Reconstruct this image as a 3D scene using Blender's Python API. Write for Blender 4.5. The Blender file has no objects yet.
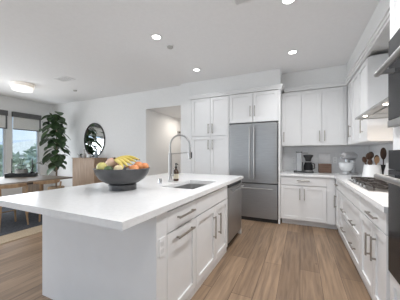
import bpy, bmesh, math, random
from mathutils import Vector, Matrix
random.seed(7)
S = bpy.context.scene
COL = S.collection
PI = math.pi

# ---------------------------------------------------------------- camera
cd = bpy.data.cameras.new('camera'); cam = bpy.data.objects.new('camera', cd); COL.objects.link(cam)
cam.location = (0, 0, 1.266); cam.rotation_euler = (PI/2, 0, 0.4362)
cd.sensor_width = 36; cd.lens = 214.57/400*36; cd.shift_y = 0.010; cd.clip_start = 0.05
S.camera = cam
# ---------------------------------------------------------------- world, lights, exposure
S.view_settings.view_transform = 'Standard'; S.view_settings.look = 'None'
S.view_settings.gamma = 1; S.view_settings.exposure = 0.0; S.view_settings.use_curve_mapping = False
W = bpy.data.worlds.new('sky'); S.world = W; W.use_nodes = True
nt = W.node_tree; bg = nt.nodes['Background']
tc = nt.nodes.new('ShaderNodeTexCoord'); sep = nt.nodes.new('ShaderNodeSeparateXYZ')
nt.links.new(tc.outputs['Generated'], sep.inputs[0])
rp = nt.nodes.new('ShaderNodeValToRGB'); nt.links.new(sep.outputs['Z'], rp.inputs[0])
rp.color_ramp.elements[0].position = 0.0; rp.color_ramp.elements[0].color = (.72, .82, .95, 1)
rp.color_ramp.elements[1].position = 0.35; rp.color_ramp.elements[1].color = (.30, .52, .90, 1)
nz = nt.nodes.new('ShaderNodeTexNoise'); nz.inputs['Scale'].default_value = 5; nz.inputs['Detail'].default_value = 5
nt.links.new(tc.outputs['Generated'], nz.inputs['Vector'])
cr = nt.nodes.new('ShaderNodeValToRGB'); nt.links.new(nz.outputs['Fac'], cr.inputs[0])
cr.color_ramp.elements[0].position = .5; cr.color_ramp.elements[1].position = .72
mx = nt.nodes.new('ShaderNodeMixRGB'); nt.links.new(cr.outputs[0], mx.inputs[0]); nt.links.new(rp.outputs[0], mx.inputs[1])
mx.inputs[2].default_value = (.92, .95, 1, 1); nt.links.new(mx.outputs[0], bg.inputs[0]); bg.inputs[1].default_value = 1.25

sd_ = bpy.data.lights.new('sun', 'SUN'); sd_.energy = 3.2; sd_.angle = .01; sd_.color = (1, .97, .92)
so_ = bpy.data.objects.new('sun', sd_); COL.objects.link(so_); so_.rotation_euler = Vector((-.75, -.28, -.6)).to_track_quat('-Z', 'Y').to_euler()

def area(name, loc, rot, sx, sy, power, col=(1, 1, 1), spread=PI):
    l = bpy.data.lights.new(name, 'AREA'); l.shape = 'RECTANGLE'; l.size = sx; l.size_y = sy; l.energy = power; l.color = col; l.spread = spread
    o = bpy.data.objects.new(name, l); COL.objects.link(o); o.location = loc; o.rotation_euler = rot; return o
area('rear_fill', (-2.6, -3.3, 1.3), (PI/2, 0, 0), 6.2, 2.3, 19, (.94, .97, 1))       # shines +Y; unseen fill added behind the camera to brighten the room
area('left_fill', (-7.0, -0.2, 1.45), (PI/2, 0, -PI/2), 3.6, 1.9, 108, (.92, .96, 1))    # shines +X; unseen fill added on the left to brighten the room
area('daylight_dining_windows', (-7.02, 2.95, 1.2), (PI/2, 0, -PI/2), 1.5, 1.3, 28, (.92, .96, 1))

# ---------------------------------------------------------------- materials
def mat(name, col, rough=.5, metal=0., **k):
    m = bpy.data.materials.new(name); m.use_nodes = True
    b = m.node_tree.nodes['Principled BSDF']
    b.inputs['Base Color'].default_value = (*col, 1); b.inputs['Roughness'].default_value = rough; b.inputs['Metallic'].default_value = metal
    for kk, v in k.items(): b.inputs[kk.replace('_', ' ')].default_value = v
    return m
def vary(m, c1, c2, scale=(1, 1, 1), nscale=6, detail=4, lo=.35, hi=.65, bump=0):
    t = m.node_tree; b = t.nodes['Principled BSDF']
    tc = t.nodes.new('ShaderNodeTexCoord'); mp = t.nodes.new('ShaderNodeMapping'); mp.inputs['Scale'].default_value = scale
    n = t.nodes.new('ShaderNodeTexNoise'); n.inputs['Scale'].default_value = nscale; n.inputs['Detail'].default_value = detail
    r = t.nodes.new('ShaderNodeValToRGB'); r.color_ramp.elements[0].position = lo; r.color_ramp.elements[1].position = hi
    r.color_ramp.elements[0].color = (*c1, 1); r.color_ramp.elements[1].color = (*c2, 1)
    t.links.new(tc.outputs['Object'], mp.inputs[0]); t.links.new(mp.outputs[0], n.inputs[0]); t.links.new(n.outputs[0], r.inputs[0]); t.links.new(r.outputs[0], b.inputs['Base Color'])
    if bump:
        bp = t.nodes.new('ShaderNodeBump'); bp.inputs['Strength'].default_value = bump; bp.inputs['Distance'].default_value = .01
        t.links.new(n.outputs[0], bp.inputs['Height']); t.links.new(bp.outputs[0], b.inputs['Normal'])
    return m
M = {}
M['wall'] = vary(mat('wall_paint', (.80, .80, .79), .7), (.83, .83, .825), (.85, .85, .845), nscale=30)
M['ceil'] = vary(mat('ceiling_paint', (.84, .84, .84), .8), (.875, .875, .88), (.895, .895, .90), nscale=30)
M['cab'] = vary(mat('white_cabinet_paint', (.82, .82, .82), .38), (.815, .815, .815), (.83, .83, .83), nscale=8)
M['quartz'] = vary(mat('white_quartz', (.84, .84, .84), .2), (.82, .82, .82), (.86, .86, .86), nscale=40)
M['steel'] = vary(mat('brushed_stainless', (.6, .6, .6), .4, 1.), (.35, .35, .352), (.42, .42, .422), scale=(1, 1, 60), nscale=6)
M['steel2'] = vary(mat('satin_stainless', (.62, .62, .62), .36, 1.), (.44, .435, .43), (.50, .495, .49), scale=(1, 60, 1), nscale=6)
M['sinksteel'] = vary(mat('sink_steel', (.5, .5, .5), .38, .9), (.46, .46, .46), (.54, .54, .54), nscale=9)
M['mixersilver'] = vary(mat('mixer_silver', (.6, .6, .6), .3, .5), (.52, .52, .53), (.60, .60, .61), nscale=9)
M['chrome'] = vary(mat('chrome', (.75, .75, .76), .12, 1.), (.72, .72, .73), (.77, .77, .78), nscale=12)
M['nickel'] = vary(mat('brushed_nickel', (.42, .39, .35), .34, 1.), (.40, .37, .33), (.46, .43, .39), nscale=20)
M['black'] = vary(mat('black_plastic', (.02, .02, .02), .35), (.018, .018, .018), (.026, .026, .026), nscale=20)
M['glassblack'] = vary(mat('black_oven_glass', (.02, .02, .022), .15, Specular_IOR_Level=.12), (.016, .016, .018), (.024, .024, .026), nscale=4)
M['oventrim'] = vary(mat('dark_oven_panel', (.05, .05, .053), .4, Specular_IOR_Level=.1), (.03, .03, .032), (.042, .042, .044), nscale=10)
M['iron'] = vary(mat('cast_iron', (.045, .04, .037), .45, .3), (.035, .03, .028), (.07, .06, .055), nscale=25)
M['dark'] = vary(mat('dark_recess', (.03, .03, .03), .6), (.025, .025, .025), (.035, .035, .035), nscale=9)
M['bowl'] = vary(mat('charcoal_stoneware', (.06, .06, .062), .32), (.045, .045, .047), (.08, .08, .083), nscale=9)
M['plate'] = vary(mat('white_plastic', (.85, .85, .85), .4), (.84, .84, .84), (.87, .87, .87), nscale=9)
M['ceramic'] = vary(mat('white_ceramic', (.80, .82, .83), .2), (.78, .80, .81), (.83, .85, .86), nscale=9)
M['marble'] = vary(mat('white_marble', (.78, .78, .78), .25), (.70, .70, .71), (.82, .82, .82), nscale=7)
M['walnut'] = vary(mat('walnut', (.14, .08, .05), .45), (.10, .055, .035), (.18, .105, .07), scale=(1, 1, 14), nscale=5)
M['spoon'] = vary(mat('dark_wood_spoon', (.10, .05, .03), .5), (.045, .022, .013), (.10, .052, .03), scale=(1, 1, .2), nscale=30)
M['spoonlight'] = vary(mat('beech_spoon', (.42, .27, .15), .5), (.36, .22, .12), (.48, .32, .19), scale=(1, 1, .2), nscale=30)
M['oak'] = vary(mat('oak_chair', (.38, .24, .13), .45), (.30, .185, .10), (.45, .30, .17), scale=(1, 1, .15), nscale=20)
M['oakside'] = vary(mat('oak_sideboard', (.40, .27, .18), .5), (.32, .21, .135), (.47, .33, .225), scale=(14, 14, .6), nscale=3)
M['tabletop'] = vary(mat('dark_oak_table', (.12, .085, .06), .45), (.17, .135, .105), (.26, .21, .165), scale=(12, .6, 1), nscale=4)
M['trunk'] = vary(mat('bark', (.25, .18, .12), .8), (.18, .13, .09), (.32, .24, .17), nscale=20)
M['leaf'] = vary(mat('fig_leaf', (.035, .075, .025), .4), (.022, .05, .02), (.06, .11, .04), nscale=5)
M['leaf2'] = vary(mat('herb_leaf', (.10, .17, .06), .45), (.03, .07, .02), (.09, .15, .06), nscale=12)
M['pot'] = vary(mat('grey_pot', (.45, .44, .42), .6), (.40, .39, .37), (.5, .49, .47), nscale=12)
M['basket'] = vary(mat('woven_basket', (.35, .25, .15), .8), (.25, .17, .10), (.42, .31, .2), scale=(1, 1, 8), nscale=14)
M['rug'] = vary(mat('charcoal_rug', (.045, .05, .06), .95), (.03, .033, .042), (.07, .075, .085), nscale=40, bump=.4)
M['rugborder'] = vary(mat('jute_border', (.48, .38, .26), .95), (.40, .31, .21), (.56, .45, .32), scale=(1, 8, 1), nscale=30, bump=.4)
M['shade'] = vary(mat('roller_shade_fabric', (.72, .72, .70), .9), (.70, .70, .68), (.75, .75, .73), nscale=50)
M['shadebox'] = vary(mat('grey_shade_box', (.12, .12, .12), .6), (.11, .11, .11), (.14, .14, .14), nscale=20)
M['frame'] = vary(mat('white_window_frame', (.75, .75, .75), .5), (.73, .73, .73), (.77, .77, .77), nscale=20)
M['mirror'] = mat('mirror_glass', (.86, .88, .88), .03, 1.)
M['amber'] = vary(mat('amber_glass', (.06, .03, .015), .12), (.045, .022, .01), (.08, .04, .02), nscale=8)
M['labelpaper'] = vary(mat('cream_label', (.70, .64, .50), .6), (.66, .60, .46), (.74, .68, .54), nscale=20)
M['banana'] = vary(mat('banana_peel', (.76, .58, .12), .5), (.68, .52, .09), (.82, .66, .2), nscale=7)
M['bananatip'] = vary(mat('banana_tip', (.16, .11, .05), .7), (.12, .08, .03), (.2, .15, .08), nscale=9)
M['melon'] = vary(mat('pink_peach_skin', (.74, .44, .36), .5), (.68, .33, .27), (.80, .60, .45), nscale=4)
M['orange'] = vary(mat('orange_peel', (.82, .30, .10), .45), (.76, .24, .08), (.86, .38, .16), nscale=30, bump=.2)
M['lemon'] = vary(mat('yellow_green_pear', (.60, .62, .18), .45), (.60, .55, .16), (.72, .66, .26), nscale=6)
M['apple'] = vary(mat('cream_apple', (.78, .66, .40), .4), (.74, .60, .34), (.82, .70, .46), nscale=5)
M['grass'] = vary(mat('garden_ground', (.4, .42, .36), .9), (.32, .36, .27), (.5, .5, .44), nscale=2)
M['foliage'] = vary(mat('tree_foliage', (.3, .38, .25), .8), (.30, .36, .27), (.62, .68, .56), nscale=3)
M['rail'] = vary(mat('grey_rail', (.25, .3, .33), .5), (.23, .28, .31), (.28, .33, .36), nscale=9)
M['stucco'] = vary(mat('pale_stucco', (.62, .64, .64), .8), (.58, .6, .6), (.68, .7, .7), nscale=5)

def emit(name, col, st):
    m = bpy.data.materials.new(name); m.use_nodes = True; b = m.node_tree.nodes['Principled BSDF']
    b.inputs['Base Color'].default_value = (.9, .9, .9, 1); b.inputs['Emission Color'].default_value = (*col, 1); b.inputs['Emission Strength'].default_value = st
    return m
M['led'] = emit('downlight_lens', (1, .98, .95), 6)
M['hoodled'] = emit('hood_lamp_lens', (1, .9, .78), 7)
M['flush'] = emit('lamp_diffuser', (1, .96, .88), .75)
M['flushring'] = emit('lamp_upper_drum', (1, .84, .64), .30)

g = bpy.data.materials.new('window_glass'); g.use_nodes = True; t = g.node_tree; t.nodes.clear()
o_ = t.nodes.new('ShaderNodeOutputMaterial'); tr = t.nodes.new('ShaderNodeBsdfTransparent'); gl = t.nodes.new('ShaderNodeBsdfGlossy'); gl.inputs['Roughness'].default_value = .02
mxs = t.nodes.new('ShaderNodeMixShader'); fr = t.nodes.new('ShaderNodeFresnel'); fr.inputs[0].default_value = 1.3
t.links.new(fr.outputs[0], mxs.inputs[0]); t.links.new(tr.outputs[0], mxs.inputs[1]); t.links.new(gl.outputs[0], mxs.inputs[2]); t.links.new(mxs.outputs[0], o_.inputs[0]); tr.inputs[0].default_value = (.94, .97, .97, 1)
M['glass'] = g

def floor_mat():
    m = mat('oak_plank_floor', (.4, .28, .18), .42); t = m.node_tree; b = t.nodes['Principled BSDF']
    tc = t.nodes.new('ShaderNodeTexCoord'); mp = t.nodes.new('ShaderNodeMapping'); mp.inputs['Rotation'].default_value = (0, 0, PI/2)
    t.links.new(tc.outputs['Object'], mp.inputs[0])
    br = t.nodes.new('ShaderNodeTexBrick'); br.offset = .37; br.inputs['Scale'].default_value = 1; br.inputs['Brick Width'].default_value = 1.9; br.inputs['Row Height'].default_value = .19
    br.inputs['Mortar Size'].default_value = .0022; br.inputs['Mortar Smooth'].default_value = .2; br.inputs['Bias'].default_value = 0
    br.inputs['Color1'].default_value = (.235, .160, .105, 1); br.inputs['Color2'].default_value = (.36, .25, .165, 1); br.inputs['Mortar'].default_value = (.10, .065, .04, 1)
    t.links.new(mp.outputs[0], br.inputs['Vector'])
    mp2 = t.nodes.new('ShaderNodeMapping'); mp2.inputs['Scale'].default_value = (14, .9, 1); t.links.new(tc.outputs['Object'], mp2.inputs[0])
    n = t.nodes.new('ShaderNodeTexNoise'); n.inputs['Scale'].default_value = 2.2; n.inputs['Detail'].default_value = 6; n.inputs['Distortion'].default_value = .6; t.links.new(mp2.outputs[0], n.inputs[0])
    r = t.nodes.new('ShaderNodeValToRGB'); r.color_ramp.elements[0].position = .3; r.color_ramp.elements[1].position = .7; r.color_ramp.elements[0].color = (.62, .60, .58, 1); r.color_ramp.elements[1].color = (1.15, 1.13, 1.1, 1)
    t.links.new(n.outputs[0], r.inputs[0])
    mu = t.nodes.new('ShaderNodeMixRGB'); mu.blend_type = 'MULTIPLY'; mu.inputs[0].default_value = 1; t.links.new(br.outputs[0], mu.inputs[1]); t.links.new(r.outputs[0], mu.inputs[2])
    # knots
    n2 = t.nodes.new('ShaderNodeTexVoronoi'); n2.inputs['Scale'].default_value = 2.6; mp3 = t.nodes.new('ShaderNodeMapping'); mp3.inputs['Scale'].default_value = (1.7, .8, 1); t.links.new(tc.outputs['Object'], mp3.inputs[0]); t.links.new(mp3.outputs[0], n2.inputs[0])
    r2 = t.nodes.new('ShaderNodeValToRGB'); r2.color_ramp.elements[0].position = .02; r2.color_ramp.elements[1].position = .07; r2.color_ramp.elements[0].color = (.45, .4, .36, 1); r2.color_ramp.elements[1].color = (1, 1, 1, 1)
    t.links.new(n2.outputs['Distance'], r2.inputs[0])
    mu2 = t.nodes.new('ShaderNodeMixRGB'); mu2.blend_type = 'MULTIPLY'; mu2.inputs[0].default_value = 1; t.links.new(mu.outputs[0], mu2.inputs[1]); t.links.new(r2.outputs[0], mu2.inputs[2]); t.links.new(mu2.outputs[0], b.inputs['Base Color'])
    return m
M['floor'] = floor_mat()
def tile_mat():
    m = mat('backsplash_tile', (.62, .62, .62), .25); t = m.node_tree; b = t.nodes['Principled BSDF']
    tc = t.nodes.new('ShaderNodeTexCoord'); mp = t.nodes.new('ShaderNodeMapping'); mp.inputs['Rotation'].default_value = (PI/2, 0, 0); t.links.new(tc.outputs['Object'], mp.inputs[0])
    br = t.nodes.new('ShaderNodeTexBrick'); br.offset = .5; br.inputs['Scale'].default_value = 1; br.inputs['Brick Width'].default_value = .3; br.inputs['Row Height'].default_value = .1
    br.inputs['Mortar Size'].default_value = .002; br.inputs['Color1'].default_value = (.76, .76, .765, 1); br.inputs['Color2'].default_value = (.80, .80, .805, 1); br.inputs['Mortar'].default_value = (.68, .68, .68, 1)
    t.links.new(mp.outputs[0], br.inputs['Vector']); t.links.new(br.outputs[0], b.inputs['Base Color']); return m
M['tile'] = tile_mat()

# ---------------------------------------------------------------- mesh helpers
class MB:
    def __init__(s): s.bm = bmesh.new()
    def _x(s, vs, F):
        if F is not None:
            for v in vs: v.co = F @ v.co
    def box(s, x0, x1, y0, y1, z0, z1, F=None, bev=0):
        r = bmesh.ops.create_cube(s.bm, size=1); vs = r['verts']
        for v in vs: v.co = Vector((x0+(v.co.x+.5)*(x1-x0), y0+(v.co.y+.5)*(y1-y0), z0+(v.co.z+.5)*(z1-z0)))
        if bev:
            es = list({e for v in vs for e in v.link_edges})
            q = bmesh.ops.bevel(s.bm, geom=es, offset=bev, segments=2, profile=.5, affect='EDGES'); vs = list({v for f in q['faces'] for v in f.verts} | {v for v in vs if v.is_valid})
            vs = s._island(vs)
        s._x(vs, F); return s
    def _island(s, vs):
        seen = set(vs); st = list(vs)
        while st:
            v = st.pop()
            for e in v.link_edges:
                w = e.other_vert(v)
                if w not in seen: seen.add(w); st.append(w)
        return list(seen)
    def prism(s, pts, z0, z1, F=None):
        a = [s.bm.verts.new((p[0], p[1], z0)) for p in pts]; b = [s.bm.verts.new((p[0], p[1], z1)) for p in pts]
        s.bm.faces.new(a[::-1]); s.bm.faces.new(b); n = len(pts)
        for i in range(n): s.bm.faces.new((a[i], a[(i+1) % n], b[(i+1) % n], b[i]))
        s._x(a+b, F); return s
    def lathe(s, prof, c=(0, 0, 0), n=28, F=None, sx=1, sy=1, ring=False):
        if ring: prof = list(prof)+[prof[0]]
        rings = []; allv = []
        for r, z in prof:
            if r < 1e-5: ring = [s.bm.verts.new((c[0], c[1], c[2]+z))]
            else: ring = [s.bm.verts.new((c[0]+sx*r*math.cos(2*PI*i/n), c[1]+sy*r*math.sin(2*PI*i/n), c[2]+z)) for i in range(n)]
            rings.append(ring); allv += ring
        for A, B in zip(rings, rings[1:]):
            for i in range(n):
                j = (i+1) % n
                if len(A) == 1 and len(B) == 1: continue
                if len(A) == 1: s.bm.faces.new((A[0], B[j], B[i]))
                elif len(B) == 1: s.bm.faces.new((A[i], A[j], B[0]))
                else: s.bm.faces.new((A[i], A[j], B[j], B[i]))
        if not ring:
            if len(rings[0]) > 1: s.bm.faces.new(rings[0][::-1])
            if len(rings[-1]) > 1: s.bm.faces.new(rings[-1])
        else: bmesh.ops.remove_doubles(s.bm, verts=rings[0]+rings[-1], dist=1e-6); allv = [v for v in allv if v.is_valid]
        s._x(allv, F); return s
    def tube(s, pts, rad, n=10, F=None, flat=1):
        pts = [Vector(p) for p in pts]; rad = rad if isinstance(rad, (list, tuple)) else [rad]*len(pts)
        rings = []; allv = []; up = None
        for i, p in enumerate(pts):
            d = (pts[min(i+1, len(pts)-1)]-pts[max(i-1, 0)]).normalized()
            if up is None: up = Vector((0, 0, 1)) if abs(d.z) < .9 else Vector((1, 0, 0))
            a = d.cross(up).normalized(); b = a.cross(d).normalized(); up = b
            ring = [s.bm.verts.new(p+(a*math.cos(2*PI*k/n)+b*math.sin(2*PI*k/n)*flat)*rad[i]) for k in range(n)]; rings.append(ring); allv += ring
        for A, B in zip(rings, rings[1:]):
            for k in range(n): s.bm.faces.new((A[k], A[(k+1) % n], B[(k+1) % n], B[k]))
        s.bm.faces.new(rings[0][::-1]); s.bm.faces.new(rings[-1]); s._x(allv, F); return s
    def ball(s, c, rx, ry, rz, F=None, u=18, v=12):
        r = bmesh.ops.create_uvsphere(s.bm, u_segments=u, v_segments=v, radius=1); vs = r['verts']
        for q in vs: q.co = Vector((c[0]+q.co.x*rx, c[1]+q.co.y*ry, c[2]+q.co.z*rz))
        s._x(vs, F); return s
def smooth_by_angle(me, ang=.6):
    for p in me.polygons: p.use_smooth = True
    me.set_sharp_from_angle(angle=ang)
def obj(name, mb, m, parent=None, smooth=False):
    bm = mb.bm; bmesh.ops.recalc_face_normals(bm, faces=bm.faces)
    off = Vector((0, 0, 0)); p = parent
    while p is not None: off += p.location; p = p.parent
    for v in bm.verts: v.co -= off
    me = bpy.data.meshes.new(name); bm.to_mesh(me); bm.free(); me.materials.append(M[m] if isinstance(m, str) else m)
    if smooth: smooth_by_angle(me)
    o = bpy.data.objects.new(name, me); COL.objects.link(o)
    if parent is not None: o.parent = parent
    return o
def tag(o, label, cat, group=None):
    o['label'] = label; o['category'] = cat
    if group: o['group'] = group
    return o
def thing(name, label, cat, loc=(0, 0, 0), group=None):
    o = bpy.data.objects.new(name, None); COL.objects.link(o); o.location = loc; o.empty_display_size = .1
    return tag(o, label, cat, group)
def struct(name, mb, m, parent=None, smooth=False):
    o = obj(name, mb, m, parent, smooth)
    if parent is None: o['kind'] = 'structure'
    return o
def dup(root, loc, label, rotz=None):
    r = root.copy(); COL.objects.link(r); r.location = loc; r['label'] = label
    if rotz is not None: r.rotation_euler = (0, 0, rotz)
    for ch in list(root.children):
        c = ch.copy(); COL.objects.link(c); c.parent = r
        for g_ in list(ch.children):
            d = g_.copy(); COL.objects.link(d); d.parent = c
    return r
def frame_back(Y): return Matrix(((1, 0, 0, 0), (0, -1, 0, Y), (0, 0, 1, 0), (0, 0, 0, 1)))     # u=x, v towards -Y
def frame_right(X): return Matrix(((0, -1, 0, X), (1, 0, 0, 0), (0, 0, 1, 0), (0, 0, 0, 1)))    # u=y, v towards -X
def frame_island(X): return Matrix(((0, 1, 0, X), (1, 0, 0, 0), (0, 0, 1, 0), (0, 0, 0, 1)))    # u=y, v towards +X
def shaker(F, u0, u1, z0, z1, rail=.06, th=.02, rec=.013):
    m = MB(); g_ = .003; u0 += g_; u1 -= g_; z0 += g_; z1 -= g_
    m.box(u0, u0+rail, 0, th, z0, z1, F); m.box(u1-rail, u1, 0, th, z0, z1, F)
    m.box(u0+rail, u1-rail, 0, th, z0, z0+rail, F); m.box(u0+rail, u1-rail, 0, th, z1-rail, z1, F)
    m.box(u0+rail-.001, u1-rail+.001, 0, th-rec, z0+rail-.001, z1-rail+.001, F)
    return m
def slab(F, u0, u1, z0, z1, th=.02):
    g_ = .0022; return MB().box(u0+g_, u1-g_, 0, th, z0+g_, z1-g_, F, bev=.002)
def pull(F, uc, zc, L, vertical=True, th=.02, stand=.03, w=.0065):
    m = MB()
    if vertical:
        m.box(uc-w, uc+w, th+stand-.006, th+stand+.006, zc-L/2, zc+L/2, F, bev=.0015)
        for q in (-1, 1): m.box(uc-.006, uc+.006, th, th+stand, zc+q*(L/2-.018)-.006, zc+q*(L/2-.018)+.006, F)
    else:
        m.box(uc-L/2, uc+L/2, th+stand-.006, th+stand+.006, zc-w, zc+w, F, bev=.0015)
        for q in (-1, 1): m.box(uc+q*(L/2-.018)-.006, uc+q*(L/2-.018)+.006, th, th+stand, zc-.006, zc+.006, F)
    return m

# ================================================================= SETTING
CZ = 2.816
XL, XR, YB, YD, YF = -7.15, 1.13, 4.78, 4.22, -3.4
struct('floor', MB().box(XL-.15, XR+.15, YF-.15, 6.8, -.08, 0), 'floor')
struct('ceiling', MB().box(XL-.15, XR+.15, YF-.15, YB+.15, CZ, CZ+.1), 'ceil')
struct('wall_right', MB().box(XR, XR+.12, YF-.15, YB+.12, 0, CZ), 'wall')
struct('wall_back', MB().box(-2.157, XR, YB, YB+.12, 0, CZ), 'wall')
# dining back wall with doorway
w = MB(); w.box(XL, -3.43, YD, YD+.13, 0, CZ); w.box(-3.43, -2.40, YD, YD+.13, 2.37, CZ)
struct('wall_dining', w, 'wall')
struct('wall_pier', MB().box(-2.40, -2.160, 4.135, YB+.12, 0, CZ), 'wall')
# hallway
struct('wall_hall_left', MB().box(-3.55, -3.43, YD+.13, 6.6, 0, 2.37), 'wall')
struct('wall_hall_right', MB().box(-2.40, -2.28, YB+.12, 6.6, 0, 2.37), 'wall')
struct('wall_hall_end', MB().box(-3.55, -2.28, 6.6, 6.72, 0, 2.37), 'wall')
struct('ceiling_hall', MB().box(-3.55, -2.28, YD+.13, 6.72, 2.37, 2.45), 'ceil')
# left wall with windows
wins = [(-2.1, 1.5, .4, 2.42), (2.28, 3.03, .42, 2.42), (3.15, 3.85, .42, 2.42)]
w = MB(); ys = [YF-.15]
for a, b, z0, z1 in wins:
    w.box(XL-.14, XL, ys[-1], a, 0, CZ); w.box(XL-.14, XL, a, b, 0, z0); w.box(XL-.14, XL, a, b, z1, CZ); ys.append(b)
w.box(XL-.14, XL, ys[-1], YD+.13, 0, CZ)
struct('wall_left', w, 'wall')
for k, (a, b, z0, z1) in enumerate(wins):
    f = MB(); t_ = .035
    f.box(XL-.12, XL-.05, a, a+t_, z0, z1); f.box(XL-.12, XL-.05, b-t_, b, z0, z1); f.box(XL-.12, XL-.05, a+t_, b-t_, z0, z0+t_); f.box(XL-.12, XL-.05, a+t_, b-t_, z1-t_, z1)
    if k == 0: f.box(XL-.12, XL-.05, (a+b)/2-.03, (a+b)/2+.03, z0+t_, z1-t_)
    fo = struct('window_%d' % (k+1), f, 'frame')
    obj('pane', MB().box(XL-.088, XL-.082, a+t_, b-t_, z0+t_, z1-t_), 'glass', fo)
# wall behind the camera with wide glazing
w = MB(); w.box(XL, -5.8, YF-.14, YF, 0, CZ); w.box(.6, XR, YF-.14, YF, 0, CZ); w.box(-5.8, .6, YF-.14, YF, 2.45, CZ)
struct('wall_front', w, 'wall')
f = MB()
for x in (-5.8, -3.7, -1.55, .54): f.box(x, x+.06, YF-.11, YF-.04, 0, 2.45)
f.box(-5.74, .54, YF-.11, YF-.04, 0, .06); f.box(-5.74, .54, YF-.11, YF-.04, 2.39, 2.45)
fo = struct('door_1', f, 'frame'); obj('pane', MB().box(-5.74, .54, YF-.08, YF-.074, .06, 2.39), 'glass', fo)
# baseboards
struct('baseboard_dining', MB().box(XL+.015, -3.43, YD-.015, YD-.001, 0, .12), 'frame')
struct('baseboard_left', MB().box(XL+.001, XL+.015, YF, YD-.016, 0, .12), 'frame')
struct('baseboard_hall', MB().box(-3.429, -3.415, YD+.13, 6.59, 0, .12), 'frame')
# soffits with crown (above fridge group / above uppers)
s_ = MB(); s_.box(-2.157, -.322, 4.135, YB-.001, 2.516, CZ-.001)
struct('trim_1', s_, 'wall')
s_ = MB(); s_.prism([(-.321, 4.43), (.73, 4.43), (.73, 1.811), (XR-.001, 1.811), (XR-.001, YB-.001), (-.321, YB-.001)], 2.50, CZ-.001)
struct('trim_2', s_, 'wall')
def crown(name, path, z0, z1, out):   # stepped crown along polyline, out = depth per profile
    m = MB()
    for (za, zb, d) in ((z0, z0+.03, out*.45), (z0+.03, z1-.02, out*.7), (z1-.02, z1, out)):
        P = path(d); m.prism(P, za, zb)
    return struct(name, m, 'cab')
crown('trim_3', lambda d: [(-2.157, 4.135), (-2.157, 4.115-d), (-.322+d, 4.115-d), (-.322+d, 4.385), (-.322, 4.385), (-.322, 4.135)], 2.44, 2.516, .05)
crown('trim_4', lambda d: [(-.321+.05, 4.43), (-.321+.05, 4.418-d), (.736-d, 4.418-d), (.736-d, 1.812), (.745, 1.812), (.745, 4.43)], 2.445, 2.53, .05)
# backsplash tile
w = MB(); w.box(-.322, XR-.001, YB-.012, YB-.0005, .916, 1.418); w.box(XR-.012, XR-.0005, 1.812, YB-.013, .916, 1.418); w.box(XR-.012, XR-.0005, 1.812, 3.2, 1.418, 2.44)
struct('trim_5', w, 'tile')

# outdoors
struct('ground', MB().box(-40, XL-.3, -20, 40, -1.6, -1.4), 'grass')
def foliage(c, r, n, size, m):
    mb = MB()
    for i in range(n):
        a = random.uniform(0, 2*PI); z = random.uniform(-1, 1); rr = r*random.uniform(.55, 1.05); q = math.sqrt(1-z*z)
        p = Vector((c[0]+rr*q*math.cos(a), c[1]+rr*q*math.sin(a), c[2]+rr*z*.85))
        d1 = Vector((random.gauss(0, 1), random.gauss(0, 1), random.gauss(0, 1))).normalized(); d2 = d1.orthogonal().normalized(); s = size*random.uniform(.6, 1.3)
        vs = [mb.bm.verts.new(p+d1*s), mb.bm.verts.new(p+d2*s*.5), mb.bm.verts.new(p-d1*s), mb.bm.verts.new(p-d2*s*.5)]; mb.bm.faces.new(vs)
    return mb
for i, (x, y, z, r, lab) in enumerate([(-13.5, 4.9, .5, 1.4, 'bushy pale green tree outside the left dining window'), (-15.2, 8.6, .6, 1.45, 'bushy pale green tree seen through the dining window beside the plant'), (-17, 12.6, .5, 1.7, 'distant green tree at right side of the dining window')]):
    tr_ = thing('garden_tree', lab, 'tree', (x, y, -1.4), 'trees outside the dining windows')
    obj('crown', foliage((x, y, z), r, 900, .22, 'foliage'), 'foliage', tr_)
    obj('trunk', MB().tube([(x, y, -1.4), (x+.05, y, 0), (x, y+.05, z+.3)], [.14, .1, .06]), 'trunk', tr_, True)
hb = thing('neighbour_house', 'pale house far outside the dining windows', 'house', (-24, 10, -1.4))
obj('wall', MB().box(-27, -22, 6, 17, -1.4, 1.2), 'stucco', hb)
m_ = MB(); m_.prism([(5.6, 1.2), (17.4, 1.2), (17.4, 1.3), (11.5, 2.6), (5.6, 1.3)], -27.3, -21.7, Matrix(((0, 0, 1, 0), (1, 0, 0, 0), (0, 1, 0, 0), (0, 0, 0, 1)))); obj('roof', m_, 'stucco', hb)

# ================================================================= ISLAND
IX = -.87            # cabinet face plane (doors add 2 cm)
FI = frame_island(IX)
b = MB(); b.box(-2.228, -.828, .832, 3.43, .868, .873)
top = MB()
# worktop with a sink cut-out (4 slabs share faces into one mesh)
sx0, sx1, sy0, sy1 = -1.345, -.965, 1.90, 2.57
top.box(-2.228, sx0, .832, 3.43, .872, .915); top.box(sx1, -.828, .832, 3.43, .872, .915); top.box(sx0, sx1, .832, sy0, .872, .915); top.box(sx0, sx1, sy1, 3.43, .872, .915)
bmesh.ops.remove_doubles(top.bm, verts=top.bm.verts, dist=1e-5)
tag(obj('island_countertop', top, 'quartz'), 'long white quartz worktop on the kitchen island with overhang', 'countertop')
tag(obj('island_side_panel', MB().box(-2.10, IX+.02, 1.15, 1.17, 0, .872).box(IX-.05, IX+.02, 1.17, 1.272, 0, .872), 'cab'), 'wide white panel under the near overhang of the island', 'panel')
tag(obj('island_back_panel', MB().box(-2.10, -2.08, 1.171, 3.36, 0, .872), 'cab'), 'long white panel on the dining side of the island', 'panel')
tag(obj('island_end_panel', MB().box(-2.10, IX+.02, 3.361, 3.385, 0, .872), 'cab'), 'white panel closing the far end of the island beyond the dishwasher', 'panel')
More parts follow.
